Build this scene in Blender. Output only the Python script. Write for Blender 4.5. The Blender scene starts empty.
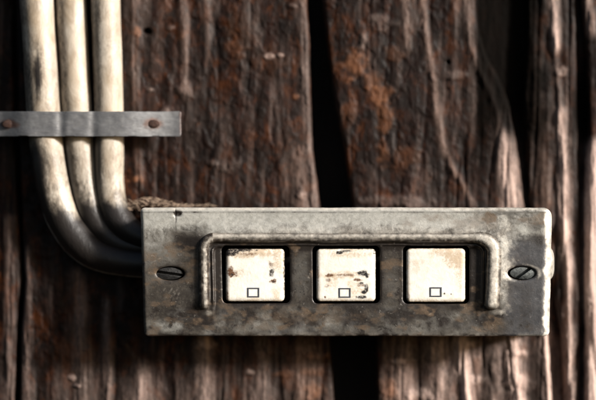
import bpy, math, random
import numpy as np
from mathutils import Vector

# ------------------------------------------------------------------ camera, sky, sun, exposure
scene = bpy.context.scene
col = scene.collection
S = 0.0005            # metres per unit of measured width on the switch's front plane
DIST = 0.80           # camera to switch front
cam_d = bpy.data.cameras.new('camera'); cam = bpy.data.objects.new('camera', cam_d); col.objects.link(cam)
cam.location = (0, -DIST, 0); cam.rotation_euler = (math.pi/2, 0, 0)
cam_d.sensor_width = 36; cam_d.lens = 36*DIST/(596*S)
cam_d.clip_start = 0.01; cam_d.clip_end = 50
cam_d.dof.use_dof = True; cam_d.dof.focus_distance = DIST; cam_d.dof.aperture_fstop = 2.4
scene.camera = cam

SUN = Vector((1.0, -0.58, 0.40)).normalized()
world = bpy.data.worlds.new('World'); scene.world = world; world.use_nodes = True
wn = world.node_tree; bg = wn.nodes['Background']; bg.inputs[1].default_value = 0.055
sky = wn.nodes.new('ShaderNodeTexSky'); sky.sky_type = 'NISHITA'; sky.sun_disc = False
sky.sun_elevation = math.asin(SUN.z); sky.sun_rotation = math.atan2(SUN.x, SUN.y)
sky.air_density = 1.0; sky.dust_density = 3.0
wn.links.new(sky.outputs[0], bg.inputs[0])
sun_d = bpy.data.lights.new('sun', 'SUN'); sun = bpy.data.objects.new('sun', sun_d); col.objects.link(sun)
sun_d.energy = 5.0; sun_d.angle = math.radians(9); sun_d.color = (1.0, 0.965, 0.925)
sun.rotation_euler = SUN.to_track_quat('Z', 'Y').to_euler()
scene.view_settings.view_transform = 'Standard'; scene.view_settings.look = 'None'
scene.view_settings.exposure = 0.62; scene.view_settings.gamma = 1.0
scene.view_settings.use_curve_mapping = False
scene.render.engine = 'CYCLES'

# ------------------------------------------------------------------ helpers
def P(x, y, d=0.0):
    """measured position (x right, y down) on a plane d units in front of (+) or behind (-) the switch front"""
    k = (DIST - d*S)/DIST
    return ((x-298)*S*k, -d*S, -(y-200)*S*k)
def Parr(x, y, d):
    k = (DIST - d*S)/DIST
    return np.stack([(x-298)*S*k, -d*S, -(y-200)*S*k], -1)

def vnoise(x, y, seed=0):
    xi = np.floor(x).astype(np.int64); yi = np.floor(y).astype(np.int64)
    fx = x-xi; fy = y-yi; fx = fx*fx*(3-2*fx); fy = fy*fy*(3-2*fy)
    def h(a, b):
        n = (a*374761393 + b*668265263 + seed*982451653) & 0x7fffffff
        n = ((n ^ (n >> 13))*1274126177) & 0x7fffffff
        n = (n ^ (n >> 16)) & 0x7fffffff
        return (n % 65536)/65535.0
    return ((h(xi, yi)*(1-fx)+h(xi+1, yi)*fx)*(1-fy) + (h(xi, yi+1)*(1-fx)+h(xi+1, yi+1)*fx)*fy)
def fbm(x, y, seed=0, oct=4, gain=0.5):
    s = 0; a = 1; t = 0
    for k in range(oct):
        s = s + a*vnoise(x*2**k+17.3*k, y*2**k+5.1*k, seed+k*7); t += a; a *= gain
    return s/t - 0.5
def sstep(a, b, x):
    t = np.clip((x-a)/(b-a), 0, 1); return t*t*(3-2*t)
def blob(x, y, cx, cy, rx, ry, n=None):
    r = np.sqrt(((x-cx)/rx)**2 + ((y-cy)/ry)**2)
    if n is not None: r = r + n
    return 1-sstep(0.35, 1.25, r)
def rrect(x, y, x0, x1, y0, y1, r):
    cx = (x0+x1)/2; cy = (y0+y1)/2
    qx = np.abs(x-cx)-(x1-x0)/2+r; qy = np.abs(y-cy)-(y1-y0)/2+r
    return np.minimum(np.maximum(qx, qy), 0) + np.hypot(np.maximum(qx, 0), np.maximum(qy, 0)) - r

def link_mesh(name, verts, faces, mat, parent=None, attrs=None, smooth=True, quads=None):
    me = bpy.data.meshes.new(name)
    verts = np.asarray(verts, dtype=np.float32)
    if quads is not None:
        q = np.asarray(quads, dtype=np.int32)
        me.vertices.add(len(verts)); me.vertices.foreach_set('co', verts.ravel())
        me.loops.add(q.size); me.loops.foreach_set('vertex_index', q.ravel())
        me.polygons.add(len(q)); me.polygons.foreach_set('loop_start', np.arange(0, q.size, 4, dtype=np.int32))
        me.update(calc_edges=True)
    else:
        me.from_pydata([tuple(map(float, v)) for v in verts], [], faces)
    if smooth: me.polygons.foreach_set('use_smooth', np.ones(len(me.polygons), dtype=bool))
    for k, a in (attrs or {}).items():
        at = me.attributes.new(k, 'FLOAT', 'POINT'); at.data.foreach_set('value', np.asarray(a, dtype=np.float32))
    me.update(); me.validate()
    me.materials.append(mat)
    o = bpy.data.objects.new(name, me); col.objects.link(o)
    if parent: o.parent = parent
    return o
def tag(o, label=None, cat=None, group=None, kind=None):
    for k, v in (('label', label), ('category', cat), ('group', group), ('kind', kind)):
        if v: o[k] = v
    return o
def empty(name, loc=(0, 0, 0)):
    o = bpy.data.objects.new(name, None); o.empty_display_size = 0.01; col.objects.link(o); o.location = loc; return o
def localise(parent, children):
    for c in children:
        c.parent = parent; c.matrix_parent_inverse = parent.matrix_world.inverted()

def sheet(name, x0, x1, y0, y1, step, sdf, depth, attrs, mat, skirt, parent=None, warp=None):
    """relief sheet: cells inside sdf<0, its rim pulled onto the outline, a turned-back edge of depth skirt"""
    xs = np.arange(x0-step, x1+step*1.5, step); ys = np.arange(y0-step, y1+step*1.5, step)
    X, Y = np.meshgrid(xs, ys); ny, nx = X.shape
    d = sdf(X, Y); inside = d < -0.25*step
    c = inside[:-1, :-1] | inside[1:, :-1] | inside[:-1, 1:] | inside[1:, 1:]
    for _ in range(3):
        e = 0.05; d = sdf(X, Y); gx = (sdf(X+e, Y)-d)/e; gy = (sdf(X, Y+e)-d)/e
        g = np.maximum(np.hypot(gx, gy), 0.3); m = (~inside) & (d < 3*step)
        X = np.where(m, X-d*gx/g/g, X); Y = np.where(m, Y-d*gy/g/g, Y)
    Z = depth(X, Y)
    idx = np.arange(nx*ny).reshape(ny, nx)
    q = np.stack([idx[:-1, :-1], idx[1:, :-1], idx[1:, 1:], idx[:-1, 1:]], -1)[c]
    A = {k: f(X, Y).ravel() for k, f in attrs.items()}
    Xf, Yf, Zf = X.ravel(), Y.ravel(), Z.ravel()
    # boundary edges
    e = np.concatenate([q[:, [0, 1]], q[:, [1, 2]], q[:, [2, 3]], q[:, [3, 0]]])
    key = np.sort(e, 1); k1 = key[:, 0]*np.int64(nx*ny)+key[:, 1]
    u, inv, cnt = np.unique(k1, return_inverse=True, return_counts=True)
    be = e[cnt[inv.ravel()] == 1]
    bv = np.unique(be); mp = -np.ones(nx*ny, dtype=np.int64)
    mp[bv] = nx*ny+np.arange(len(bv))
    X2 = np.concatenate([Xf, Xf[bv]]); Y2 = np.concatenate([Yf, Yf[bv]]); Z2 = np.concatenate([Zf, Zf[bv]-skirt])
    A = {k: np.concatenate([a, a[bv]]) for k, a in A.items()}
    q2 = np.stack([be[:, 1], be[:, 0], mp[be[:, 0]], mp[be[:, 1]]], -1)
    q = np.concatenate([q, q2])
    used = np.unique(q); rm = -np.ones(len(X2), dtype=np.int64); rm[used] = np.arange(len(used))
    if warp: X2, Y2 = warp(X2, Y2)
    V = Parr(X2, Y2, Z2)[used]; A = {k: a[used] for k, a in A.items()}
    return link_mesh(name, V, None, mat, parent, A, quads=rm[q])

def catmull(pts, n):
    p = np.asarray(pts, float); p = np.vstack([2*p[0]-p[1], p, 2*p[-1]-p[-2]]); out = []
    for i in range(1, len(p)-2):
        t = np.linspace(0, 1, n, endpoint=False)[:, None]
        a, b, c, d = p[i-1], p[i], p[i+1], p[i+2]
        out.append(0.5*((2*b)+(-a+c)*t+(2*a-5*b+4*c-d)*t*t+(-a+3*b-3*c+d)*t**3))
    return np.vstack(out+[p[-2][None]])

# ------------------------------------------------------------------ materials
class M:
    def __init__(s, name):
        s.m = bpy.data.materials.new(name); s.m.use_nodes = True; s.t = s.m.node_tree
        s.b = s.t.nodes['Principled BSDF']; s.tc = s.t.nodes.new('ShaderNodeTexCoord').outputs['Object']
    def n(s, ty): return s.t.nodes.new(ty)
    def l(s, a, b): s.t.links.new(a, b)
    def attr(s, k):
        a = s.n('ShaderNodeAttribute'); a.attribute_name = k; return a.outputs['Fac']
    def noise(s, scale, detail=5, rough=0.6, stretch=(1, 1, 1), w=0.0, dist=0.0):
        mp = s.n('ShaderNodeMapping'); mp.inputs['Scale'].default_value = stretch; mp.inputs['Location'].default_value = (w, w*.7, w*1.3)
        s.l(s.tc, mp.inputs[0]); n = s.n('ShaderNodeTexNoise'); n.inputs['Scale'].default_value = scale
        n.inputs['Detail'].default_value = detail; n.inputs['Roughness'].default_value = rough; n.inputs['Distortion'].default_value = dist
        s.l(mp.outputs[0], n.inputs['Vector']); return n.outputs['Fac']
    def math(s, op, a, b=None, c=None, clamp=False):
        n = s.n('ShaderNodeMath'); n.operation = op; n.use_clamp = clamp
        for i, v in enumerate((a, b, c)):
            if v is None: continue
            if isinstance(v, (int, float)): n.inputs[i].default_value = v
            else: s.l(v, n.inputs[i])
        return n.outputs[0]
    def ramp(s, f, lo, hi):
        n = s.n('ShaderNodeMapRange'); n.interpolation_type = 'SMOOTHSTEP'
        n.inputs['From Min'].default_value = lo; n.inputs['From Max'].default_value = hi; s.l(f, n.inputs['Value']); return n.outputs[0]
    def mix(s, f, a, b):
        n = s.n('ShaderNodeMix'); n.data_type = 'RGBA'; n.clamp_factor = True
        if isinstance(f, (int, float)): n.inputs[0].default_value = f
        else: s.l(f, n.inputs[0])
        for i, v in ((6, a), (7, b)):
            if isinstance(v, tuple): n.inputs[i].default_value = (*v, 1)
            else: s.l(v, n.inputs[i])
        return n.outputs[2]
    def color(s, c):
        if isinstance(c, tuple): s.b.inputs['Base Color'].default_value = (*c, 1)
        else: s.l(c, s.b.inputs['Base Color'])
    def set(s, k, v):
        if isinstance(v, (int, float)): s.b.inputs[k].default_value = v
        else: s.l(v, s.b.inputs[k])
    def bump(s, h, dist, strength=1.0):
        n = s.n('ShaderNodeBump'); n.inputs['Distance'].default_value = dist; n.inputs['Strength'].default_value = strength
        s.l(h, n.inputs['Height']); s.l(n.outputs[0], s.b.inputs['Normal'])

def wood_material():
    m = M('old_tarred_timber')
    g1 = m.noise(60, 6, .65, (1, 1, .12), 1.0, .4)
    g2 = m.noise(260, 5, .7, (1, 1, .10), 3.0, .2)
    blot = m.noise(70, 6, .7, (1, 1, .55), 5.0, .6)
    fine = m.noise(900, 4, .7, (1, 1, .35), 9.0)
    c = m.mix(m.ramp(g1, .36, .66), (.003, .0018, .0014), (.016, .0065, .0045))
    c = m.mix(m.math('MULTIPLY', m.ramp(blot, .45, .68), .75), c, (.021, .012, .011))
    c = m.mix(m.math('MULTIPLY', m.ramp(g2, .5, .75), .55), c, (.033, .014, .009))
    nz = m.math('ADD', m.math('MULTIPLY', m.math('SUBTRACT', blot, .5), 1.1), m.math('MULTIPLY', m.math('SUBTRACT', fine, .5), .9))
    def mask(a, k=1.0):
        v = m.math('MULTIPLY', nz, m.math('MULTIPLY', m.math('MINIMUM', a, .6), 2.6))
        return m.math('MULTIPLY', m.math('ADD', a, v), k, clamp=True)
    warm = m.noise(45, 5, .7, (1, 1, .6), 12.0, .8); fl = m.noise(330, 6, .75, (1, 1, .55), 15.0, .8)
    c = m.mix(m.math('MULTIPLY', m.ramp(warm, .50, .68), .75), c, (.052, .018, .008))
    c = m.mix(m.math('MULTIPLY', m.ramp(fl, .56, .70), .6), c, (.070, .036, .024))
    c = m.mix(m.math('MULTIPLY', m.ramp(fl, .46, .34), .8), c, (.004, .003, .003))
    patch = m.noise(120, 6, .72, (1, 1, .6), 21.0, .5)
    c = m.mix(m.math('MULTIPLY', m.ramp(patch, .54, .43), .92), c, (.0035, .0024, .002))
    c = m.mix(m.math('MULTIPLY', m.ramp(patch, .54, .66), .55), c, (.085, .034, .018))
    hs = m.n('ShaderNodeHueSaturation'); hs.inputs['Saturation'].default_value = 1.22; hs.inputs['Value'].default_value = .80
    m.l(c, hs.inputs['Color']); c = hs.outputs[0]
    c = m.mix(mask(m.attr('orange')), c, (.19, .078, .036))
    c = m.mix(mask(m.attr('pale')), c, (.54, .39, .33))
    c = m.mix(m.attr('dark_shade'), c, (.004, .0035, .003))
    m.color(c)
    m.set('Roughness', m.math('ADD', m.math('MULTIPLY', fine, .35), .38))
    m.set('Specular IOR Level', m.math('MULTIPLY', m.math('SUBTRACT', 1.0, m.attr('dark_shade')), .16))
    h = m.math('ADD', m.math('MULTIPLY', g2, .6), m.math('ADD', m.math('MULTIPLY', fine, .35), m.math('MULTIPLY', blot, .8)))
    m.bump(h, .0009, .7)
    return m.m

def plate_material():
    m = M('weathered_pressed_metal')
    n1 = m.noise(110, 7, .68, (1, 1, 1), 2.0, .5)
    n2 = m.noise(420, 6, .7, (1, 1, 1), 4.0, .3)
    n3 = m.noise(1500, 3, .7, (1, 1, 1), 6.0)
    n4 = m.noise(60, 6, .7, (1, 1, 1), 8.0, .8)
    c = m.mix(m.ramp(n1, .35, .65), (.045, .038, .031), (.155, .136, .112))
    c = m.mix(m.math('MULTIPLY', m.ramp(n4, .52, .68), .6), c, (.085, .068, .052))
    c = m.mix(m.attr('slate'), c, m.mix(m.ramp(m.math('ADD', m.math('MULTIPLY', n2, .5), m.math('MULTIPLY', n1, .5)), .38, .62), (.062, .062, .066), (.13, .13, .135)))
    def mask(a, amp=1.6):
        nn = m.math('ADD', m.math('SUBTRACT', n1, .5), m.math('MULTIPLY', m.math('SUBTRACT', n2, .5), .9))
        nn = m.math('MULTIPLY', nn, m.math('MULTIPLY', m.math('MINIMUM', m.math('MINIMUM', a, .5), m.math('MULTIPLY', m.math('SUBTRACT', 1.0, a), 1.5)), amp*2.4))
        return m.math('ADD', a, nn, clamp=True)
    c = m.mix(mask(m.attr('paint')), c, m.mix(m.ramp(n2, .3, .7), (.38, .37, .33), (.58, .565, .515)))
    c = m.mix(mask(m.attr('grime_shade'), 2.2), c, (.022, .017, .014))
    c = m.mix(mask(m.attr('rust')), c, (.14, .095, .06))
    c = m.mix(mask(m.attr('bare_light'), 1.2), c, (.74, .68, .59))
    c = m.mix(m.math('MULTIPLY', m.math('MULTIPLY', m.ramp(n3, .58, .70), m.math('SUBTRACT', 1.0, m.math('MULTIPLY', m.attr('paint'), .8))), .6), c, (.04, .035, .03))
    c = m.mix(m.math('MULTIPLY', m.ramp(n2, .60, .72), .4), c, (.42, .39, .34))
    m.color(c)
    m.set('Metallic', .25); m.set('Roughness', m.math('ADD', m.math('MULTIPLY', n2, .4), .22))
    m.set('Specular IOR Level', .5)
    h = m.math('ADD', m.math('MULTIPLY', n1, .3), m.math('ADD', m.math('MULTIPLY', n2, .2), m.math('MULTIPLY', n3, .10)))
    m.bump(h, .0011, .55)
    return m.m

def rocker_material():
    m = M('yellowed_white_plastic')
    n1 = m.noise(260, 6, .7, (1, 1, 1), 2.0, .5); n2 = m.noise(1100, 4, .7, (1, 1, 1), 3.0)
    c = m.mix(m.ramp(n1, .4, .75), (.86, .82, .74), (.80, .73, .61))
    def mask(a):
        nn = m.math('ADD', m.math('SUBTRACT', n1, .5), m.math('MULTIPLY', m.math('SUBTRACT', n2, .5), 1.0))
        nn = m.math('MULTIPLY', nn, m.math('MULTIPLY', m.math('MINIMUM', a, .5), 4.5))
        return m.math('ADD', a, nn, clamp=True)
    c = m.mix(m.math('MULTIPLY', mask(m.attr('tan')), .75), c, (.50, .36, .22))
    c = m.mix(mask(m.attr('rust')), c, (.13, .06, .03))
    c = m.mix(mask(m.attr('soot')), c, (.02, .017, .016))
    c = m.mix(m.math('MULTIPLY', m.ramp(n2, .70, .78), .5), c, (.3, .22, .15))
    m.color(c); m.set('Roughness', m.math('ADD', m.math('MULTIPLY', n2, .3), .22))
    m.bump(m.math('ADD', n1, m.math('MULTIPLY', n2, .4)), .0004, .5)
    return m.m

def cable_material():
    m = M('grubby_cream_cable_sheath')
    n1 = m.noise(130, 6, .7, (1, 1, .5), 2.0, .5); n2 = m.noise(700, 5, .7, (1, 1, .5), 3.0)
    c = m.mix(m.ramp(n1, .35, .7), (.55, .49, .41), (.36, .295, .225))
    g = m.attr('grime_shade')
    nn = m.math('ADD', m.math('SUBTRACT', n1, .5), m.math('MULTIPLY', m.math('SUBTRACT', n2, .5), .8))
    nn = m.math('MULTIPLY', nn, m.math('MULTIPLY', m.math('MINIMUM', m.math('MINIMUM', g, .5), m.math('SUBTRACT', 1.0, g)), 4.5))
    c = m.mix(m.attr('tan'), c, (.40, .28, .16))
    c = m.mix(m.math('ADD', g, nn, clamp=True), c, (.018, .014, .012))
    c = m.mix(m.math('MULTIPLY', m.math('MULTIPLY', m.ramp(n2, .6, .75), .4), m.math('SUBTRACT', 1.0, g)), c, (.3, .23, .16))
    m.color(c); m.set('Roughness', .42); m.bump(m.math('ADD', n1, m.math('MULTIPLY', n2, .5)), .0006, .6)
    return m.m

def simple(name, a, b, scale, metallic=0., rough=.5, stretch=(1, 1, 1), bump=.0004):
    m = M(name); n1 = m.noise(scale, 6, .7, stretch, 2.0, .4); n2 = m.noise(scale*5, 4, .7, stretch, 4.)
    c = m.mix(m.ramp(m.math('ADD', m.math('MULTIPLY', n1, .6), m.math('MULTIPLY', n2, .4)), .38, .64), a, b)
    m.color(c); m.set('Metallic', metallic); m.set('Roughness', m.math('ADD', m.math('MULTIPLY', n2, .25), rough-.12))
    m.bump(n2, bump, .6); return m.m

MW = wood_material(); MP = plate_material(); MR = rocker_material(); MC = cable_material()
M_screw = simple('darkened_steel_screw', (.05, .055, .055), (.13, .14, .135), 500, .6, .45)
M_house = simple('black_plastic', (.006, .006, .006), (.014, .012, .011), 300, 0, .6)
M_print = simple('dark_blue_print', (.02, .025, .04), (.04, .045, .06), 900, 0, .6)
M_rust = simple('rusty_iron', (.07, .028, .015), (.025, .014, .011), 900, .2, .7)
M_void = simple('unlit_backing_timber', (.012, .009, .008), (.03, .02, .015), 80, 0, .8, (1, 1, .2))
def strap_material():
    m = M('dull_galvanised_strap')
    n1 = m.noise(120, 6, .7, (1, 1, 2), 2.0, .5); n2 = m.noise(900, 4, .7, (.25, 1, 2), 3.0); n3 = m.noise(1300, 3, .6, (1, 1, 1), 8.)
    c = m.mix(m.ramp(n1, .35, .7), (.15, .15, .155), (.225, .225, .225))
    c = m.mix(m.math('MULTIPLY', m.ramp(n2, .5, .75), .5), c, (.13, .12, .115))
    c = m.mix(m.attr('rust'), c, (.13, .05, .025))
    c = m.mix(m.math('MULTIPLY', m.ramp(n3, .66, .74), .5), c, (.5, .46, .4))
    m.color(c); m.set('Metallic', .45); m.set('Roughness', m.math('ADD', m.math('MULTIPLY', n2, .3), .36)); m.bump(n2, .0003, .5)
    return m.m
MS = strap_material()

# ------------------------------------------------------------------ timber wall
WALL = -66.0     # depth of the plank faces behind the switch front
def pl(pts):
    a = np.array(pts, float); return lambda y: np.interp(y, a[:, 0], a[:, 1])     # (y, x) pairs
gap1_l = pl([(-150, 304), (0, 307), (50, 310), (100, 311), (150, 313), (205, 320), (335, 330), (400, 334), (560, 338)])
gap1_r = pl([(-150, 318), (0, 322), (60, 329), (100, 335), (150, 344), (205, 352), (335, 374), (400, 377), (560, 382)])
gap2_l = pl([(-150, 470), (0, 476), (30, 479), (55, 486), (75, 498), (100, 508), (130, 514), (160, 519), (205, 524), (270, 538), (335, 548), (400, 552), (560, 560)])
gap2_r = pl([(-150, 532), (0, 528), (50, 526), (100, 523), (130, 524), (160, 526), (205, 530), (270, 549), (335, 561), (400, 564), (560, 570)])
gap3_l = pl([(-150, 574), (0, 577), (80, 577), (145, 578), (205, 580), (330, 581), (400, 580), (560, 580)])
gap3_r = pl([(-150, 579), (0, 581), (60, 586), (140, 589), (160, 585), (205, 584), (330, 585), (400, 584), (560, 584)])
FAR_L = pl([(-150, -140), (560, -140)]); FAR_R = pl([(-150, 760), (560, 760)])
gap0_l = pl([(-150, 14), (0, 15), (120, 17), (200, 20), (280, 24), (330, 20), (400, 18), (560, 18)])

# raised weathered ridges: path (y, x), half width, height, pale, orange
RIDGES = [
 ([(-150, 415), (0, 423), (40, 427), (80, 433), (110, 437), (140, 441), (165, 450), (185, 463), (200, 469), (240, 470)], 3.4, 3, .20, .14, (-150, 206)),
 ([(-150, 462), (0, 466), (25, 468), (50, 472), (70, 479), (90, 488), (110, 497), (150, 505), (180, 508), (206, 510)], 4.5, 4, .14, .05, (-150, 150)),
 ([(100, 497), (150, 506), (180, 509), (206, 511), (300, 512)], 8.5, 5, .85, .0, (135, 300)),
 ([(-150, 550), (0, 553), (40, 556), (80, 557), (110, 560), (150, 563), (205, 564), (300, 566)], 4.0, 7, .8, .0, (-150, 50)),
 ([(0, 553), (40, 556), (80, 557), (110, 560), (150, 563), (205, 564), (270, 568), (335, 569), (400, 571), (560, 571)], 5.0, 8, .9, .06, (112, 240)),
 ([(200, 563), (270, 568), (335, 569), (400, 571), (560, 571)], 4.5, 8, .6, .06, (225, 560)),
 ([(0, 553), (80, 557), (112, 560)], 3.0, 5, .14, .0, (40, 120)),
 ([(-150, 586), (0, 589), (35, 592)], 4.0, 5, .45, .0, (-150, 36)),
 ([(140, 595), (205, 593), (400, 592), (560, 592)], 8, 7, 1.15, .0, (143, 560)),
 ([(300, 461), (335, 461), (370, 462), (400, 467), (560, 470)], 6.0, 9, 1.0, .0, (290, 560)),
 ([(300, 510), (335, 511), (370, 512), (400, 518), (560, 524)], 7.0, 9, .95, .0, (290, 560)),
 ([(300, 545), (335, 546), (400, 549), (560, 556)], 3.5, 5, .9, .0, (300, 560)),
 ([(230, 9), (400, 10), (560, 11)], 7.0, 6, .14, .0, (215, 560)),
 ([(230, 27), (400, 27), (560, 28)], 6.0, 5, .18, .0, (250, 560)),
 ([(260, 76), (330, 80), (400, 84), (560, 88)], 9.0, 5,   .14, .0, (270, 560)),
 ([(260, 106), (400, 107), (560, 108)], 5.0, 4, .20, .0, (300, 560)),
 ([(330, 142), (400, 141), (560, 142)], 8.0, 5, .34, .0, (365, 560)),
 ([(300, 200), (400, 204), (560, 208)], 11, 5, .22, .0, (300, 560)),
 ([(300, 262), (400, 262), (560, 264)], 12, 4, .14, .0, (300, 560)),
 ([(300, 303), (400, 306), (560, 308)], 12, 4, .16, .22, (300, 560)),
 ([(-150, 178), (0, 182), (20, 184), (50, 185), (100, 186)], 5.0, 4, .14, .05, (-150, 95)),
 ([(-150, 203), (0, 205), (40, 208)], 4.0, 3, .14, .0, (-150, 45)),
 ([(60, 135), (120, 137), (200, 140)], 5.0, 4, .10, .0, (-10, 190)),
 ([(-150, 301), (0, 303), (100, 306), (150, 309), (205, 315), (280, 322)], 4.0, 3, .16, .0, (-150, 290)),
 ([(120, 296), (205, 302), (280, 306)], 7.0, 3, .20, .08, (150, 290)),
 ([(300, 402), (400, 404), (560, 410)], 14, 4, .2, .12, (300, 560)),
 ([(300, 436), (400, 440), (560, 446)], 10, 4, .28, .06, (300, 560)),
 ([(300, 487), (400, 492), (560, 498)], 9, 3, .20, .0, (300, 560)),
 ([(-150, 533), (0, 535), (100, 538), (206, 545)], 6.0, 4, .08, .16, (40, 206)),
 ([(-150, 404), (0, 405), (50, 408)], 5.0, 3, .16, .1, (-150, 50)),
]
ORANGE = [(355, 65, 13, 14, .75), (372, 78, 10, 9, .45), (381, 97, 14, 9, .65), (384, 118, 8, 16, .60), (383, 152, 7, 12, .55), (406, 157, 12, 14, .28), (350, 115, 10, 12, .2),
          (394, 55, 12, 10, .25), (137, 179, 6, 5, 1.1), (128, 181, 3, 2, .5), (138, 32, 4, 5, .8), (296, 97, 4, 3, .5), (316, 356, 12, 4, .65), (314, 372, 14, 5, .75), (312, 392, 10, 9, .7),
          (390, 385, 11, 12, .5), (392, 397, 12, 8, .4), (288, 374, 14, 3, .5), (182, 35, 4, 5, .45), (232, 45, 8, 9, .22), (478, 370, 4, 20, .3), (482, 355, 6, 16, .2), (522, 352, 7, 8, .3), (240, 30, 20, 26, .12), (265, 60, 22, 14, .14)]
PALE = [(268, 57, 6, 4, .45), (280, 55, 3, 2, .3), (380, 22, 14, 8, .12), (362, 40, 5, 10, .2), (150, 90, 4, 3, .2), (170, 28, 5, 3, .12), (186, 92, 9, 10, .06), (293, 6, 5, 3, .1),
        (230, 165, 14, 9, .08), (400, 202, 40, 6, .10), (455, 76, 12, 5, .10), (562, 72, 6, 4, .35), (251, 373, 6, 3, .4), (72, 378, 4, 3, .4), (77, 386, 4, 2, .35), (400, 361, 14, 3, .5),
        (213, 163, 6, 4, .1), (165, 115, 8, 12, .15), (204, 345, 10, 10, .3), (300, 196, 6, 5, .3), (470, 345, 6, 5, .6), (520, 353, 10, 4, .45), (478, 380, 8, 5, .4), (520, 382, 12, 9, .4), (420, 395, 14, 7, .45)]
HOLES = [(147, 31, 4, 3.2), (448, 62, 2.2, 2)]

_wc = {}
def wood_fields(X, Y):
    k = (X.shape, float(X.ravel()[0]), float(X.sum()), float(Y.sum()))
    if k not in _wc:
        _wc.clear(); _wc[k] = wood_fields_raw(X, Y)
    return _wc[k]
def wood_fields_raw(X, Y):
    bend = 9*fbm(X/160, Y/190, 3, 2)
    xb = X + bend + 0.02*Y
    sv = .25+.75*np.maximum(sstep(400, 500, X), np.maximum(sstep(330, 390, Y), 1-sstep(0, 40, X)))      # how plainly the grain runs in streaks
    h = (.9+3.0*sv**2)*fbm(xb/15, Y/170, 11, 3) + (.3+1.6*sv**2)*fbm(xb/5.5, Y/80, 12, 3) + 2.2*fbm(X/14, Y/22, 13, 4) + .8*fbm(X/4, Y/5, 14, 3)
    fl = fbm(X/9, Y/14, 15, 4); h += (1-.7*sv)*.9*sstep(-.02, .06, fl) 
    groove = np.abs(fbm(xb/20, Y/240, 21, 2)); h -= (.5+1.0*sv)*np.exp(-(groove/.03)**2)
    low = sstep(345, 400, Y)
    pale = .0 + .04*low + .07*np.clip(fbm(xb/7, Y/60, 31, 3)*3, -0.3, 1)  # lower wall paler: part weathering, part daylight put into the colour
    pale += .10*sstep(380, 440, X)*sstep(330, 345, Y) + .07*sv*sstep(.02, .2, fbm(xb/5, Y/90, 33, 3)) - .05*(1-sstep(40,50,X))
    orange = .02+np.zeros_like(X)
    for path, w, ht, p, og, (ya, yb) in RIDGES:
        cx = pl(path)(Y) + 2.2*fbm(X*0+path[0][1], Y/22, int(path[0][1])+50, 2)
        ww = w*(1+.7*fbm(X*0+1.5, Y/26, int(path[0][1])+70, 2))
        t = np.exp(-((X-cx)/ww)**2) * sstep(ya-10, ya+6, Y)*(1-sstep(yb-8, yb+8, Y))
        h = h + .5*ht*t*(1+1.2*fbm(X/3, Y/40, 40, 3)); pale = pale + p*t*(1+1.3*fbm(X/2.6, Y/30, 43, 3)); orange = orange + og*t
    n = 1.9*fbm(X/8, Y/8, 61, 4)
    for cx, cy, rx, ry, a in ORANGE:
        b = blob(X, Y, cx, cy, rx, ry, n); orange += .72*a*b; h = h + .8*b
    for cx, cy, rx, ry, a in PALE:
        b = blob(X, Y, cx, cy, rx, ry, n*.8); pale += a*b; h = h + 2*b
    dark_shade = np.zeros_like(X)
    for cx, cy, rx, ry in HOLES:
        b = blob(X, Y, cx, cy, rx, ry, n*.5); h = h - 9*b; dark_shade += .8*b; pale -= .5*b
    dark_shade += .95*sstep(474, 480, X)*(1-sstep(520, 560, X))*(1-sstep(70, 190, Y))  # near-black shade of the right gap, put into the wood colour
    dark_shade += .22*sstep(440, 475, X)*(1-sstep(110, 190, Y)) + .8*blob(X, Y, 582, 110, 12, 42) + .75*blob(X, Y, 488, 372, 10, 60, n*.5) + .7*blob(X, Y, 534, 380, 9, 60, n*.5) + .6*blob(X, Y, 578, 360, 8, 90, n*.5) + .5*blob(X, Y, 540, 150, 12, 90, n*.5) + .5*blob(X, Y, 420, 365, 8, 40, n*.6) + .35*blob(X, Y, 478, 150, 18, 50, n*.5)  # darker patches across the right-hand wood
    return h, np.clip(pale, 0, 1), np.clip(orange, 0, 1), np.clip(dark_shade, 0, .95)

wall = empty('timber_wall', P(298, 560, WALL-30))
tag(wall, 'dark weathered timber wall of rough vertical planks behind the switch', 'wall')
def plank(xl, xr, x0, x1, base=0.0, tilt=0.0, label=None, seed=0):
    def sdf(X, Y): 
        r = 1.6*fbm(X*0+seed, Y/9, 90+seed, 3)
        return np.maximum(np.maximum(xl(Y)+r-X, X-xr(Y)+r), np.maximum(-140-Y, Y-545))
    def depth(X, Y):
        h = wood_fields(X, Y)[0]
        e = np.minimum(X-xl(Y), xr(Y)-X); rr = 5.0
        edge = np.where(e < rr, rr-np.sqrt(np.maximum(rr*rr-(rr-np.clip(e, 0, rr))**2, 0)), 0)
        return WALL + base + tilt*(X-(x0+x1)/2) + (h if base > -10 else .45*h) + 0 - edge*(1 if base > -10 else .2)
    at = {'pale': lambda X, Y: wood_fields(X, Y)[1], 'orange': lambda X, Y: wood_fields(X, Y)[2], 'dark_shade': lambda X, Y: wood_fields(X, Y)[3]}
    o = sheet('plank', x0, x1, -140, 545, 1.25, sdf, depth, at, MW, 34)
    if label: o['label'] = label
    return o
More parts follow.
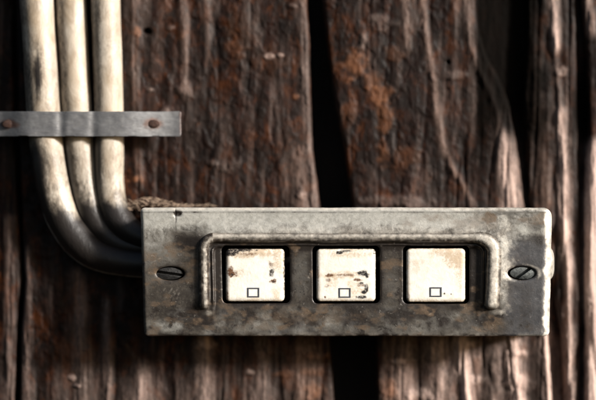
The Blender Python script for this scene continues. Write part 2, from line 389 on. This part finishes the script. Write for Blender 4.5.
planks = [
 plank(FAR_L, lambda y: gap0_l(y)-2, -142, 46, -4, seed=1),
 plank(lambda y: gap0_l(y)+1.5, gap1_l, 12, 342, 0, seed=2, label='broad dark plank with orange flecks beside the black gap'),
 plank(gap1_r, gap2_l, 318, 566, 0, seed=3, label='plank with curved pale ridge and orange worn patches'),
 plank(lambda y: gap2_l(y)-12, lambda y: gap2_r(y)+14, 456, 588, -17, seed=6, label='recessed dark strip of wood between two planks'),
 plank(lambda y: gap3_l(y)-8, lambda y: gap3_r(y)+8, 560, 604, -14, seed=7, label='narrow recessed strip of wood close to the right edge'),
 plank(gap2_r, gap3_l, 520, 584, -5, seed=4, label='narrow dark plank with a bright worn ridge'),
 plank(gap3_r, FAR_R, 578, 762, 0, seed=5, label='pale worn plank at the right edge'),
]
bm_v = [P(x, y, WALL-d) for d in (75, 105) for x, y in ((-150, -150), (770, -150), (770, 560), (-150, 560))]
backing = link_mesh('backing_board', bm_v, [(0, 3, 2, 1), (4, 5, 6, 7), (0, 1, 5, 4), (1, 2, 6, 5), (2, 3, 7, 6), (3, 0, 4, 7)], M_void, smooth=False)
bpy.context.view_layer.update()
localise(wall, planks+[backing])

# ------------------------------------------------------------------ the switch
SW = empty('light_switch', P(348, 336, -60))
tag(SW, 'grimy metal three gang light switch with white rockers on the timber wall', 'light switch')
parts = []
OPEN = [(221.3, 289.8, 245.7, 303.4), (312.7, 380.6, 245.7, 303.4), (403.7, 470.6, 245.7, 303.7)]
FACE = [(225.8, 284.6, 248.8, 301.4), (316.4, 375.6, 248.8, 301.4), (406.2, 465.2, 248.4, 302.0)]
SCREWS = [(169.5, 273.5), (523.5, 273.0)]
PX0, PX1, PY0, PY1 = 141.0, 552.5, 207.5, 336.0
def warp_plate(X, Y):
    t = (Y-PY0)/(PY1-PY0); wob = 0.5*fbm(Y/14, X*0, 5, 2)
    return X + (1-t)*-0.6 + t*np.where(X < 348, 3.0, -3.2)*np.abs(X-348)/205 + wob, Y + .5*fbm(X/30, Y*0, 6, 2)
def outer(X, Y):
    r = np.where(X > 348, np.where(Y < 270, 9.5, 5.0), 5.0)
    return rrect(X, Y, PX0, PX1, PY0, PY1, r) + .35*fbm(X/5, Y/5, 8, 2)
def plate_sdf(X, Y):
    d = outer(X, Y)
    for a, b, c, e in OPEN: d = np.maximum(d, -rrect(X, Y, a, b, c, e, 5))
    for cx, cy in SCREWS: d = np.maximum(d, -(np.hypot((X-cx)/14.3, (Y-cy)/6.9)-1)*6.9)
    return d
# guard: centre line of the pressed hood ridge over the rockers
def arc(cx, cy, rx, ry, a0, a1, n): return [(cx+rx*math.cos(math.radians(a)), cy-ry*math.sin(math.radians(a))) for a in np.linspace(a0, a1, n)]
GPATH = [(202.8, 310), (202.6, 290), (202.8, 270), (203, 256)] + arc(214, 249.2, 11, 11.5, 180, 90, 7) + [(x, 237.7) for x in range(235, 470, 20)] + arc(478, 252.2, 17, 14.5, 90, 0, 8) + [(495, 265), (494.6, 280), (494, 295), (493.5, 310)]
gp = catmull(GPATH, 12)
def gdist(X, Y):
    d = rrect(X, Y, 203, 494.8, 237.7, 400, 12); d = np.abs(d)
    return np.where(Y > 311, np.hypot(d, Y-311), d)
def plate_depth(X, Y):
    t = outer(X, Y)
    inn = np.zeros_like(X)
    # turned edges: wide on the right, narrow elsewhere
    def turn(e, w, dz): 
        u = np.clip(1-e/w, 0, 1); return -dz*(1-np.sqrt(np.maximum(1-u*u, 0)))
    z = turn(PX1-X, 9.5, 7.5) + turn(X-PX0, 3.5, 3.5) + turn(Y-PY0, 4.5, 4.5) + turn(PY1-Y, 2.6, 2.4)
    z = np.maximum(z, -9.0)
    for a, b, c, e in OPEN:
        d = rrect(X, Y, a, b, c, e, 5); z -= .7*np.exp(-np.maximum(d, 0)/.8)
    g = gdist(X, Y); go = rrect(X, Y, 203, 494.8, 237.7, 400, 12) > 0; z += np.where(go, 3.0*np.exp(-(g/13)**2), 3.0*np.exp(-(g/6.5)**2))*(1-sstep(296, 318, Y))
    ip = rrect(X, Y, 212, 480, 243, 330, 8)      # the panel inside the ridge lies a little lower
    z -= 1.0*(1-sstep(-3, 1, ip))*(1-sstep(300, 330, Y))
    z += 1.5*np.exp(-(np.abs(rrect(X, Y, 212.2, 484, 246, 400, 7))/1.5)**4)*(1-sstep(300, 308, Y))*(1-sstep(-1,1,-rrect(X,Y,221,472,245.5,303.5,5)))
    for cx, cy in SCREWS:
        r = np.hypot((X-cx)/14.3, (Y-cy)/6.9)
        z -= 1.5*np.exp(-np.maximum(r-1, 0)*7)
    z += 1.5*fbm(X/60, Y/45, 41, 3) + .45*fbm(X/11, Y/9, 42, 3)
    z -= .5*blob(X, Y, 176, 214, 1.2, 9)
    z -= .8*blob(X, Y, 178, 215, 5, 3)
    return z
def a_paint(X, Y):
    n = fbm(X/22, Y/13, 101, 4)
    p = .95*(1-sstep(222, 238, Y+14*n))*(1-.55*sstep(440, 520, X))
    p = np.maximum(p, .42*(1-sstep(160, 186, X+20*n))*(1-sstep(245, 285, Y)))
    p += .8*blob(X, Y, 163, 326, 15, 7, n*2) + .28*sstep(.06, .2, n)*sstep(305, 318, Y)*(1-sstep(498, 506, X)) + .25*blob(X, Y, 270, 326, 60, 7, n*3) + .2*blob(X, Y, 400, 329, 90, 5, n*3)
    p += .35*blob(X, Y, 512, 235, 18, 14, n*2) + .5*blob(X, Y, 505, 270, 5, 42, n) + .35*blob(X, Y, 530, 225, 16, 8, n*3)
    p += .22*blob(X, Y, 300, 275, 8, 25, n*2) + .15*blob(X, Y, 392, 290, 8, 20, n*2)
    return np.clip(p, 0, 1)
def a_grime_shade(X, Y):
    n = fbm(X/12, Y/9, 102, 4)
    g = .12+.9*n*.6
    g = g*sstep(228, 250, Y) + .30*(1-sstep(-4, 1, rrect(X, Y, 210, 482, 244, 306, 8))) + .10
    g += .85*blob(X, Y, 190, 242, 18, 10, n*1.2)  # shadow beside the ridge's upper left corner, put into the colour
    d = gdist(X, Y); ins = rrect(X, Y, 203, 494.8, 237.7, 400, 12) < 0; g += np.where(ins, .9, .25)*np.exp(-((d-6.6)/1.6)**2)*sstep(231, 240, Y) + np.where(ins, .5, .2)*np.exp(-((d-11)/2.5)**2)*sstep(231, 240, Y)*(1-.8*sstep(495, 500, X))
    g += .75*blob(X, Y, 478, 275, 9, 38, n) + .55*blob(X, Y, 215, 275, 5, 36, n)  # shadow cast left by the ridge's right leg, put into the colour
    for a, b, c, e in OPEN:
        q = rrect(X, Y, a, b, c, e, 5); g += .7*np.exp(-np.maximum(q, 0)/3.0) + 1.4*(1-sstep(.2, 2.2, q))  # opening rims blackened: recess shade put into the colour along with dirt
    for cx, cy in SCREWS: g += .55*np.exp(-np.maximum(np.hypot((X-cx)/14.3, (Y-cy)/6.9)-1, 0)*5)
    g += (.30+1.5*n)*sstep(303, 312, Y)*(1-sstep(320, 336, Y))*(1-.6*sstep(490, 510, X)) + .4*(X>470)*blob(X, Y, 520, 320, 40, 14, n*2)*0
    g += .5*blob(X, Y, 274, 316, 5, 4) + .25*blob(X, Y, 180, 300, 26, 20, n)
    g += .5*blob(X, Y, 505, 214, 30, 2.2, n*2) + .6*blob(X, Y, 536, 226, 8, 5, n*2) + .4*blob(X, Y, 540, 240, 6, 7, n*2)
    g += .55*np.exp(-((X-(175.6+.02*(Y-212)))/1.0)**2)*(1-sstep(222, 238, Y)) + .8*blob(X, Y, 178, 213, 4, 3, n)
    g += .12*sstep(300, 308, Y) + .14*sstep(285, 250, X)*0 + .16*(1-sstep(178, 200, X))*sstep(240, 265, Y)
    g += .35*np.exp(-((Y-212.2)/.9)**2)
    g += .5*np.exp(-np.maximum(PY1-Y, 0)/2.0)*sstep(-.1, .15, n)
    g += .35*sstep(139, 141, X)*(1-sstep(141, 146, X))
    return np.clip(g, 0, 1)
def a_slate(X, Y):
    n = fbm(X/16, Y/12, 103, 4)
    return np.clip(.95*sstep(498, 516, X+16*n)*sstep(226, 246, Y+16*n) + .45*sstep(.0, .2, n)*sstep(300, 312, Y), 0, 1)
def a_rust(X, Y):
    n = fbm(X/14, Y/8, 104, 4)
    r = .55*sstep(.08, .24, n)*sstep(236, 250, Y)*(1-.85*sstep(498, 510, X))
    r += .35*blob(X, Y, 470, 222, 50, 7, n*3) + .3*blob(X, Y, 300, 318, 60, 8, n*4) + .5*blob(X, Y, 520, 218, 24, 5, n*4)
    return np.clip(r, 0, .8)
def a_bare_light(X, Y):
    n = fbm(X/6, Y/6, 105, 4)
    t = outer(X, Y)
    b = .75*np.exp(-((Y-PY0-1.2)/1.5)**2)*(.8+1.0*n)
    b += .75*sstep(PX1-7.5, PX1-4.5, X+5*n)*sstep(209, 212, Y)*(1+1.6*n)
    b += .6*np.exp(-np.maximum(PY1-Y, 0)/1.2)*sstep(-.12, .12, n)*sstep(230, 260, X)
    b += .2*blob(X, Y, 500, 312, 8, 3, n) + .2*blob(X, Y, 207, 313, 6, 3, n)
    b += .3*blob(X, Y, 507, 262, 7, 42, n*2) + .22*np.exp(-((Y-231)/5.)**2)*sstep(215, 300, X)*(1-sstep(480, 505, X))*(.8+2*n)  # outer slopes of the ridge catching light, put into the colour
    b += .5*np.exp(-((np.hypot((X-523.5)/14.3, (Y-273)/6.9)-1.25)/.14)**2)*sstep(-.1, .2, n)
    # fine scratches left of the rockers
    for (sx, sy, ex, ey) in ((164, 298, 171, 288), (168, 299, 173, 291), (172, 296, 177, 287), (160, 293, 164, 288), (174, 302, 178, 292), (150, 263, 160, 258)):
        L = math.hypot(ex-sx, ey-sy); ux, uy = (ex-sx)/L, (ey-sy)/L
        al = (X-sx)*ux+(Y-sy)*uy; pe = np.abs((X-sx)*uy-(Y-sy)*ux)
        b += .16*np.exp(-(pe/.6)**2)*(al > 0)*(al < L)*(.5+fbm(X/2, Y/2, 99, 2)*2)
    return np.clip(b, 0, 1)
plate_attrs = {'paint': a_paint, 'grime_shade': a_grime_shade, 'slate': a_slate, 'rust': a_rust, 'bare_light': a_bare_light}
faceplate = sheet('faceplate', PX0-1, PX1+1, PY0-1, PY1+1, .6, plate_sdf, plate_depth, plate_attrs, MP, 5.0, warp=warp_plate)
parts.append(faceplate)

# guard ridge: swept half-round with soft feet
def guard():
    n = len(gp); tan = np.gradient(gp, axis=0); tan /= np.linalg.norm(tan, axis=1)[:, None]
    nor = np.stack([tan[:, 1], -tan[:, 0]], -1)       # points outward (left / up / right)
    s = np.concatenate([[0], np.cumsum(np.linalg.norm(np.diff(gp, axis=0), axis=1))]); L = s[-1]
    prof = np.linspace(-1, 1, 29); V = []; att = {k: [] for k in plate_attrs}
    for i in range(n):
        f = gp[i]
        right = float(sstep(470, 492, np.array(f[0])))
        left = 1-float(sstep(206, 222, np.array(f[0])))
        w = 5.4 + 2.8*right + .4*left
        hgt = 5.0 + 2.4*right + 1.0*left
        cap = min(s[i], L-s[i]); k = min(1, cap/6.0); k = math.sqrt(max(0, 1-(1-k)**2)); 
        for u in prof:
            c = f + nor[i]*u*w*(.35+.65*k)
            z = -1.6 + (hgt+1.6)*k*(max(0, 1-abs(u)**3.2))**.6
            V.append((c[0], c[1], z)); 
            side = u
            nz = float(fbm(np.array(c[0]/2.4), np.array(c[1]/2.4), 77, 3))*.5
            top = (not right > .3) and (not left > .6)
            bare_light = (.50*math.exp(-((u-.35)/.38)**2) if top else .8*math.exp(-((u-(.15 if right > .3 else .0))/.42)**2)) + 1.2*nz  # pale band along the ridge: its highlight put into the colour
            if left > .6: bare_light = .5*math.exp(-((u+.2)/.26)**2)+1.3*nz
            att['bare_light'].append(np.clip(bare_light, 0, 1)*k)
            att['grime_shade'].append(np.clip(1.0*abs(u)**2.4 + (.8*max(0, .1-u) if top else 0)+.3*left+(.5*max(0,u) if left > .6 else 0) + 1.1*max(-.1, float(fbm(np.array(c[0]/1.6), np.array(c[1]/1.6), 78, 3)))+.14+.12*left, 0, .95))  # shaded underside and left flank put into the colour, mixed with dirt
            att['paint'].append(.22*(1-left)); att['slate'].append(0); att['rust'].append(max(0, .15+nz))
    V = np.array(V); X, Y = warp_plate(V[:, 0], V[:, 1]); m = len(prof)
    q = [(i*m+j, i*m+j+1, (i+1)*m+j+1, (i+1)*m+j) for i in range(n-1) for j in range(m-1)]
    return link_mesh('guard_ridge', Parr(X, Y, V[:, 2]+.3), None, MP, None, att, quads=q)
parts.append(guard())

# back box behind the plate
def ring_box(name, secs, mat, attrs=None, cap=(True, True)):
    """secs: list of (x0,x1,y0,y1,r,depth) rounded-rectangle sections"""
    V = []; F = []; k = 32
    for (x0, x1, y0, y1, r, d) in secs:
        for c, (cx, cy) in enumerate(((x1-r, y0+r), (x0+r, y0+r), (x0+r, y1-r), (x1-r, y1-r))):
            for j in range(8):
                a = math.radians(c*90+j*90/7); V.append(P(cx+r*math.cos(a), cy-r*math.sin(a), d))
    for i in range(len(secs)-1):
        for j in range(k): F.append((i*k+j, (i+1)*k+j, (i+1)*k+(j+1) % k, i*k+(j+1) % k))
    if cap[0]: F.append(tuple(range(k)))
    if cap[1]: F.append(tuple((len(secs)-1)*k+j for j in range(k))[::-1])
    at = {a: np.full(len(V), v) for a, v in (attrs or {}).items()}
    return link_mesh(name, V, F, mat, None, at, smooth=True)
PA = dict(paint=.2, grime_shade=.35, slate=.2, rust=.25, bare_light=.05)
bb = ring_box('back_box', [(147, 546, 212.5, 331, 5, -6.5), (147, 546, 212.5, 331, 5, -62), (150, 543, 215, 328, 5, -66)], MP, PA, cap=(False, True))
bb.data.polygons.foreach_set('use_smooth', np.zeros(len(bb.data.polygons), dtype=bool)); parts.append(bb)
# rounded boss on the right side of the box, showing past the plate's edge
V = []; F = []
for i in range(9):
    ph = math.pi*i/8*.5
    for j in range(24):
        a = 2*math.pi*j/24; V.append(P(545+9.3*math.sin(ph), 263.5+18*math.cos(ph)**.6*math.sin(a), -19+11*math.cos(ph)**.6*math.cos(a)))
for i in range(8):
    for j in range(24): F.append((i*24+j, i*24+(j+1) % 24, (i+1)*24+(j+1) % 24, (i+1)*24+j))
parts.append(link_mesh('side_boss', V, F, MP, None, {k: np.full(len(V), v) for k, v in dict(paint=.4, grime_shade=.1, slate=0, rust=.1, bare_light=.35).items()}))

# rockers
STAINS = [
 dict(rust=[(232, 273.5, 4.5, 3.8, .9), (231, 268, 3, 2, .4), (273, 281.5, 3, 2.5, .8), (248, 254, 8, 1.8, .45), (227, 296, 1.5, 6, .4), (271, 265, 2.5, 4, .35)],
      soot=[(230, 252.5, 8, 3.2, .95), (243, 250, 11, 1.8, .8), (272, 272.5, 2.6, 4.2, .8), (232.3, 274.5, 1.8, 1.5, .6), (273.2, 282, 1.6, 1.4, .6), (284, 270, 1.0, 30, .35), (226, 262, 1.0, 12, .3)],
      tan=[(250, 253, 24, 4.5, .75), (278, 260, 8, 14, .35), (238, 273, 12, 4, .4), (275, 294, 5, 7, .25)]),
 dict(rust=[(329, 275, 3.6, 2.0, .7), (328, 280, 2.6, 1.8, .6), (327, 286, 2.5, 1.5, .45), (358, 280, 5, 1.6, .6), (361, 285, 4, 2, .45), (325.0, 297, 1.2, 1.2, .9), (318, 275, 1, 10, .35), (345, 275, 12, 1.2, .35)],
      soot=[(363, 273.5, 4.6, 3.2, .95), (367, 275.5, 2.6, 2.5, .8), (361.5, 283, 2.5, 1.2, .8), (366, 288, 2.0, 3.5, .85), (364, 292, 3, 2.0, .8), (361, 297, 5.5, 1.5, .95), (339, 252.5, 3, 1.8, .9), (346, 251, 6, 1.0, .85), (374.5, 252, 1.6, 2, .9)],
      tan=[(340, 275, 22, 4, .45), (357, 288, 10, 9, .4), (330, 283, 7, 9, .35), (350, 254, 20, 4, .35)]),
 dict(rust=[(408, 297, 1.5, 4, .4)], soot=[(407, 299, 1.2, 2.0, .35), (444.5, 293.5, .8, .8, .6), (451, 294, 1.3, .9, .6)],
      tan=[(455, 259, 12, 8, .7), (445, 253, 16, 4, .45), (460, 275, 5, 14, .3), (420, 262, 12, 3, .22), (415, 268, 8, 5, .15)]),
]
MARKS = [(253.4, 292.5), (344.8, 292.8), (435.8, 292.0)]
LAB = ['white rocker with soot along its top edge and rust specks', 'white rocker with black smears down its right side', 'cleaner white rocker with a tan stain at its upper right']
hous_mesh = None
rockers = []; housings = []
for k, (a, b, c, e) in enumerate(FACE):
    sd = lambda X, Y, a=a, b=b, c=c, e=e: rrect(X, Y, a, b, c, e, 4.0) + .5*fbm(X/4, Y/4, 200+k, 2)
    def dp(X, Y, a=a, b=b, c=c, e=e):
        d = -rrect(X, Y, a, b, c, e, 4.0); u = np.clip(1-d/4.5, 0, 1)
        v = (Y-c)/(e-c)
        z = 1.6 - 5.5*v*(1-v)*.55 - 2.6*(1-np.sqrt(np.maximum(1-u*u, 0))) + .5*np.cos((X-(a+b)/2)/(b-a)*3.0)
        z -= 1.2*(1-v)
        return z + .35*fbm(X/9, Y/9, 210+k, 3) - .25
    at = {}
    for nm in ('rust', 'soot', 'tan'):
        def f(X, Y, lst=STAINS[k][nm], nm=nm, a=a, b=b, c=c, e=e):
            n = fbm(X/3.2, Y/3.0, 220+k, 3)*1.3; r = np.zeros_like(X)
            for cx, cy, rx, ry, s in lst: r += 1.45*s*blob(X, Y, cx, cy, rx*1.12, ry*1.12, n*.7)
            if nm == 'soot':
                d = -rrect(X, Y, a, b, c, e, 4.0); r += .55*np.exp(-np.maximum(d, 0)/.7)*sstep(-.2, .3, n) + .9*(d < .05)  # sooty rim; sides blackened so the gap's shade is in the colour
            if nm == 'tan':
                d = -rrect(X, Y, a, b, c, e, 4.0); r += .75*np.exp(-np.maximum(d, 0)/2.6)  # yellowed rim that also carries the face's edge shading in its colour
            return np.clip(r, 0, 1)
        at[nm] = f
    ro = sheet('rocker', a-1, b+1, c-1, e+1, .45, sd, dp, at, MR, 9.0); ro['label'] = LAB[k]
    rockers.append(ro); parts.append(ro)
    # printed hollow square, following the face
    mx, my = MARKS[k]; w, h, t = 5.3, 4.2, .62; V = []; F = []
    ring = [(-w-t, -h-t), (w+t, -h-t), (w+t, h+t), (-w-t, h+t), (-w+t, -h+t), (w-t, -h+t), (w-t, h-t), (-w+t, h-t)]
    for lift in (.42, .12):
        for dx, dy in ring:
            z = float(dp(np.array(mx+dx), np.array(my+dy))); V.append(P(mx+dx, my+dy, z+lift))
    for i in range(4):
        j = (i+1) % 4
        F += [(i, i+4, j+4, j), (8+i, 8+j, 12+j, 12+i), (i, j, 8+j, 8+i), (4+i, 12+i, 12+j, 4+j)]
    mk = link_mesh('printed_square', V, F, M_print, None, smooth=False)
    # dark plastic frame deep behind the opening
    A, B, C_, E = OPEN[k]
    hs = ring_box('rocker_housing', [(A-3, B+3, C_-3, E+3, 4, -22), (A-3, B+3, C_-3, E+3, 4, -40)], M_house); housings.append((ro, mk)); parts.append(hs)

# screws: oval countersunk heads with a cut slot
M_dirty = simple('soot blackened screw', (.010, .009, .009), (.032, .031, .029), 500, .4, .5)
def screw(cx, cy, ang, seed, mat):
    rx, ry = 13.4, 6.2
    ca, sa = math.cos(ang), math.sin(ang)
    def sd(X, Y): return (np.hypot((X-cx)/rx, (Y-cy)/ry)-1)*ry
    def dp(X, Y):
        r = np.hypot((X-cx)/rx, (Y-cy)/ry)
        u = (X-cx)*ca+(Y-cy)*sa; v = -(X-cx)*sa+(Y-cy)*ca
        z = -1.6 - 1.2*r**2 + .3*fbm(X/3, Y/3, seed, 2)
        return z - 4.0*(1-sstep(.85, 1.3, np.abs(v)))
    return sheet('screw', cx-rx-1, cx+rx+1, cy-ry-1, cy+ry+1, .35, sd, dp, {}, mat, 5)
s1 = screw(*SCREWS[0], math.radians(8), 301, M_dirty); s1['label'] = 'dark screw with a level slot'
s2 = screw(*SCREWS[1], math.radians(-36), 302, M_screw); s2['label'] = 'screw with a slanting slot'
parts += [s1, s2]
bpy.context.view_layer.update()
localise(SW, parts)
bpy.context.view_layer.update()
for ro, mk in housings:
    mk.parent = ro; mk.matrix_parent_inverse = ro.matrix_world.inverted()

# ------------------------------------------------------------------ cables
def cable(pts, r0, name, label, seed, streaks, flip=1):
    c = catmull(pts, 14); n = len(c)
    W = np.array([P(x, y, d) for x, y, d in c])
    T = np.gradient(W, axis=0); T /= np.linalg.norm(T, axis=1)[:, None]
    front = np.array([0, -1, 0.]); m = 32
    V = []; G = []; TN = []
    for i in range(n):
        side = np.cross(T[i], front); side /= np.linalg.norm(side); fr = np.cross(side, T[i])
        rr = r0*(1-.16*float(sstep(.72, .92, np.array(i/n))))*(1+.05*float(fbm(np.array(i/9.), np.array(seed*1.), seed, 2)))*S
        for j in range(m):
            a = 2*math.pi*j/m; p = W[i]+rr*(math.cos(a)*side+math.sin(a)*fr); V.append(p)
    V = np.array(V)
    k = (DIST+V[:, 1])/DIST; X = V[:, 0]/S/k+298; Y = 200-V[:, 2]/S/k
    nz = fbm(X/9, Y/22, seed, 4)
    g = .06+.5*np.clip(nz, -.2, 1)
    for (cx, cy, rx, ry, s) in streaks: g = g+s*blob(X, Y, cx, cy, rx, ry, nz*1.2)
    g = g+.22*sstep(135, 160, Y) + 1.1*sstep(208, 238, Y+.25*(X-60)) + .5*blob(X, Y, 128, 244, 34, 26, nz*0)  # box's cast shadow over the bends, put into the colour with the dirt
    ang = np.tile(np.cos(2*np.pi*np.arange(m)/m), n); g = g + .6*sstep(.15, .85, ang)*(1-.5*sstep(222, 245, Y))  # left side away from the sun, its shade put into the colour
    sn = np.tile(np.sin(2*np.pi*np.arange(m)/m), n); g = g*(1-.95*np.exp(-((ang-.94)/.06)**2)*(sn > 0)*sstep(190, 225, Y+.4*(X-60)))  # thin reflected-light rim under the bends, put into the colour
    tn = .15+.6*np.clip(fbm(X/14, Y/40, seed+5, 3), -.2, 1)
    q = [(i*m+j, i*m+(j+1) % m, (i+1)*m+(j+1) % m, (i+1)*m+j) for i in range(n-1) for j in range(m)]
    o = link_mesh(name, V, None, MC, None, {'grime_shade': np.clip(g, 0, 1), 'tan': np.clip(tn, 0, .8)}, quads=q)
    base = Vector(W[-1]); 
    for v in o.data.vertices: v.co -= base
    o.location = base
    return tag(o, label, 'cable', 'cream cables running down into the switch')
D1 = -52
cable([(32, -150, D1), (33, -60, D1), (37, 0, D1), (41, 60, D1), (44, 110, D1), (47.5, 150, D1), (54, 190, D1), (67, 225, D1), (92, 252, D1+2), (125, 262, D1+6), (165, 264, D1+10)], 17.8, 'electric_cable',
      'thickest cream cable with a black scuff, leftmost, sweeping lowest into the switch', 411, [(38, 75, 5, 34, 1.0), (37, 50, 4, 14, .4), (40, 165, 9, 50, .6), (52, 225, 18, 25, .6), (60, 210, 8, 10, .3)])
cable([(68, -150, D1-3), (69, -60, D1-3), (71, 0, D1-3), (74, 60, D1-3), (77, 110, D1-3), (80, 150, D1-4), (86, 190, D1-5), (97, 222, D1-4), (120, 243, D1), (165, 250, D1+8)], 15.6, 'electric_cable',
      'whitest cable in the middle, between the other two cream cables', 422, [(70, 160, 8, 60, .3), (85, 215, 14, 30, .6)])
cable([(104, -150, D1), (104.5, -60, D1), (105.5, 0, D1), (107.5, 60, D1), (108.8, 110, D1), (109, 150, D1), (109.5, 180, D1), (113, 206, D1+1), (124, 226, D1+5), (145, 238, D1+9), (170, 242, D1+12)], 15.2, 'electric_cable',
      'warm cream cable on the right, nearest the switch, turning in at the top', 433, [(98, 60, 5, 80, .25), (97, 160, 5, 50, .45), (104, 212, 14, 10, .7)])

# ------------------------------------------------------------------ strap over the cables
strap = empty('cable_strap', P(90, 136, WALL+6))
tag(strap, 'grey metal strap nailed across the three cables', 'cable strap')
def strap_d(X, Y):
    top = D1+19.5
    z = np.full_like(X, top)
    z -= 11.5*sstep(116, 176, X) + 12.5*(1-sstep(-6, 32, X))
    return z + .6*fbm(X/30, Y/60, 501, 2) - 1.7*np.exp(-((X-61)/4.5)**2) - 1.5*np.exp(-((X-93.5)/4.5)**2) + .8*fbm(X/9, Y/9, 502, 3)
def strap_sdf(X, Y):
    return np.maximum(rrect(X, Y, -20, 181, 111.5, 136.3, 2.0), -99) + 1.0*fbm(X/12, Y/12, 505, 3)
NAILS = [(8, 124), (153.5, 124)]
def strap_rust(X, Y):
    n = fbm(X/6, Y/5, 506, 3); r = np.zeros_like(X)
    for cx, cy in NAILS: r += .75*blob(X, Y, cx, cy, 10, 5.5, n)
    return np.clip(r + .5*blob(X, Y, 182, 124, 4, 14, n), 0, 1)
sb = sheet('strap_band', -21, 182, 110, 137.5, 1.0, strap_sdf, strap_d, {'rust': strap_rust}, MS, 2.2)
sp = [sb]
for cx, cy in NAILS:
    z0 = float(strap_d(np.array([cx*1.0]), np.array([cy*1.0]))[0])
    def nd(X, Y, cx=cx, cy=cy): 
        r = np.hypot((X-cx)/6.2, (Y-cy)/4.2); return z0+.6+1.8*np.sqrt(np.clip(1-r*r*.98, 0, 1))+.5*fbm(X/2, Y/2, int(cx), 2)
    def ns(X, Y, cx=cx, cy=cy): return (np.hypot((X-cx)/6.2, (Y-cy)/4.2)-1)*4.2
    sp.append(sheet('nail', cx-8, cx+8, cy-6, cy+6, .5, ns, nd, {}, M_rust, 3))
bpy.context.view_layer.update()
localise(strap, sp)

# ------------------------------------------------------------------ fibres and dust lodged on top of the switch
random.seed(5)
V = []; F = []
M_fib = simple('dry_wood_fibres', (.10, .06, .04), (.26, .19, .13), 300, 0, .8)
for i in range(300):
    x = random.triangular(112, 215, 150) ; d = random.uniform(-66, -44)
    y = 206.5 - random.random()*max(1.5, 9*math.exp(-((x-148)/26)**2)) ; 
    if x < 141: y += random.uniform(-1, 5)
    a = random.gauss(0.0, .22) + random.choice((0, 0, 0, .5, -.4)); L = random.uniform(3, 10); w = random.uniform(.3, 1.2); tl = random.uniform(-.5, .5)
    dx, dy, dd = L*math.cos(a), L*math.sin(a), L*tl
    if x > 141 and y+abs(dy) > 209: dy = -abs(dy)
    b = len(V)
    for t, k in ((-.5, .25), (0, 1), (.5, .2)):
        px, py, pd = x+dx*t, min(y+dy*t, 210.5 if x < 141 else 208.5), d+dd*t + 0
        V += [P(px, py-w*k*.8, pd), P(px, py+w*k, pd+w*k), P(px, py+w*k*.6, pd-w*k)]
    for s in (0, 3):
        for j in range(3): F.append((b+s+j, b+s+(j+1) % 3, b+s+3+(j+1) % 3, b+s+3+j))
    F += [(b, b+2, b+1), (b+6, b+7, b+8)]
fib = link_mesh('wood_fibres', V, F, M_fib, None, smooth=False)
tag(fib, 'tan wood fibres and dust lodged along the top left of the switch', 'debris', kind='stuff')
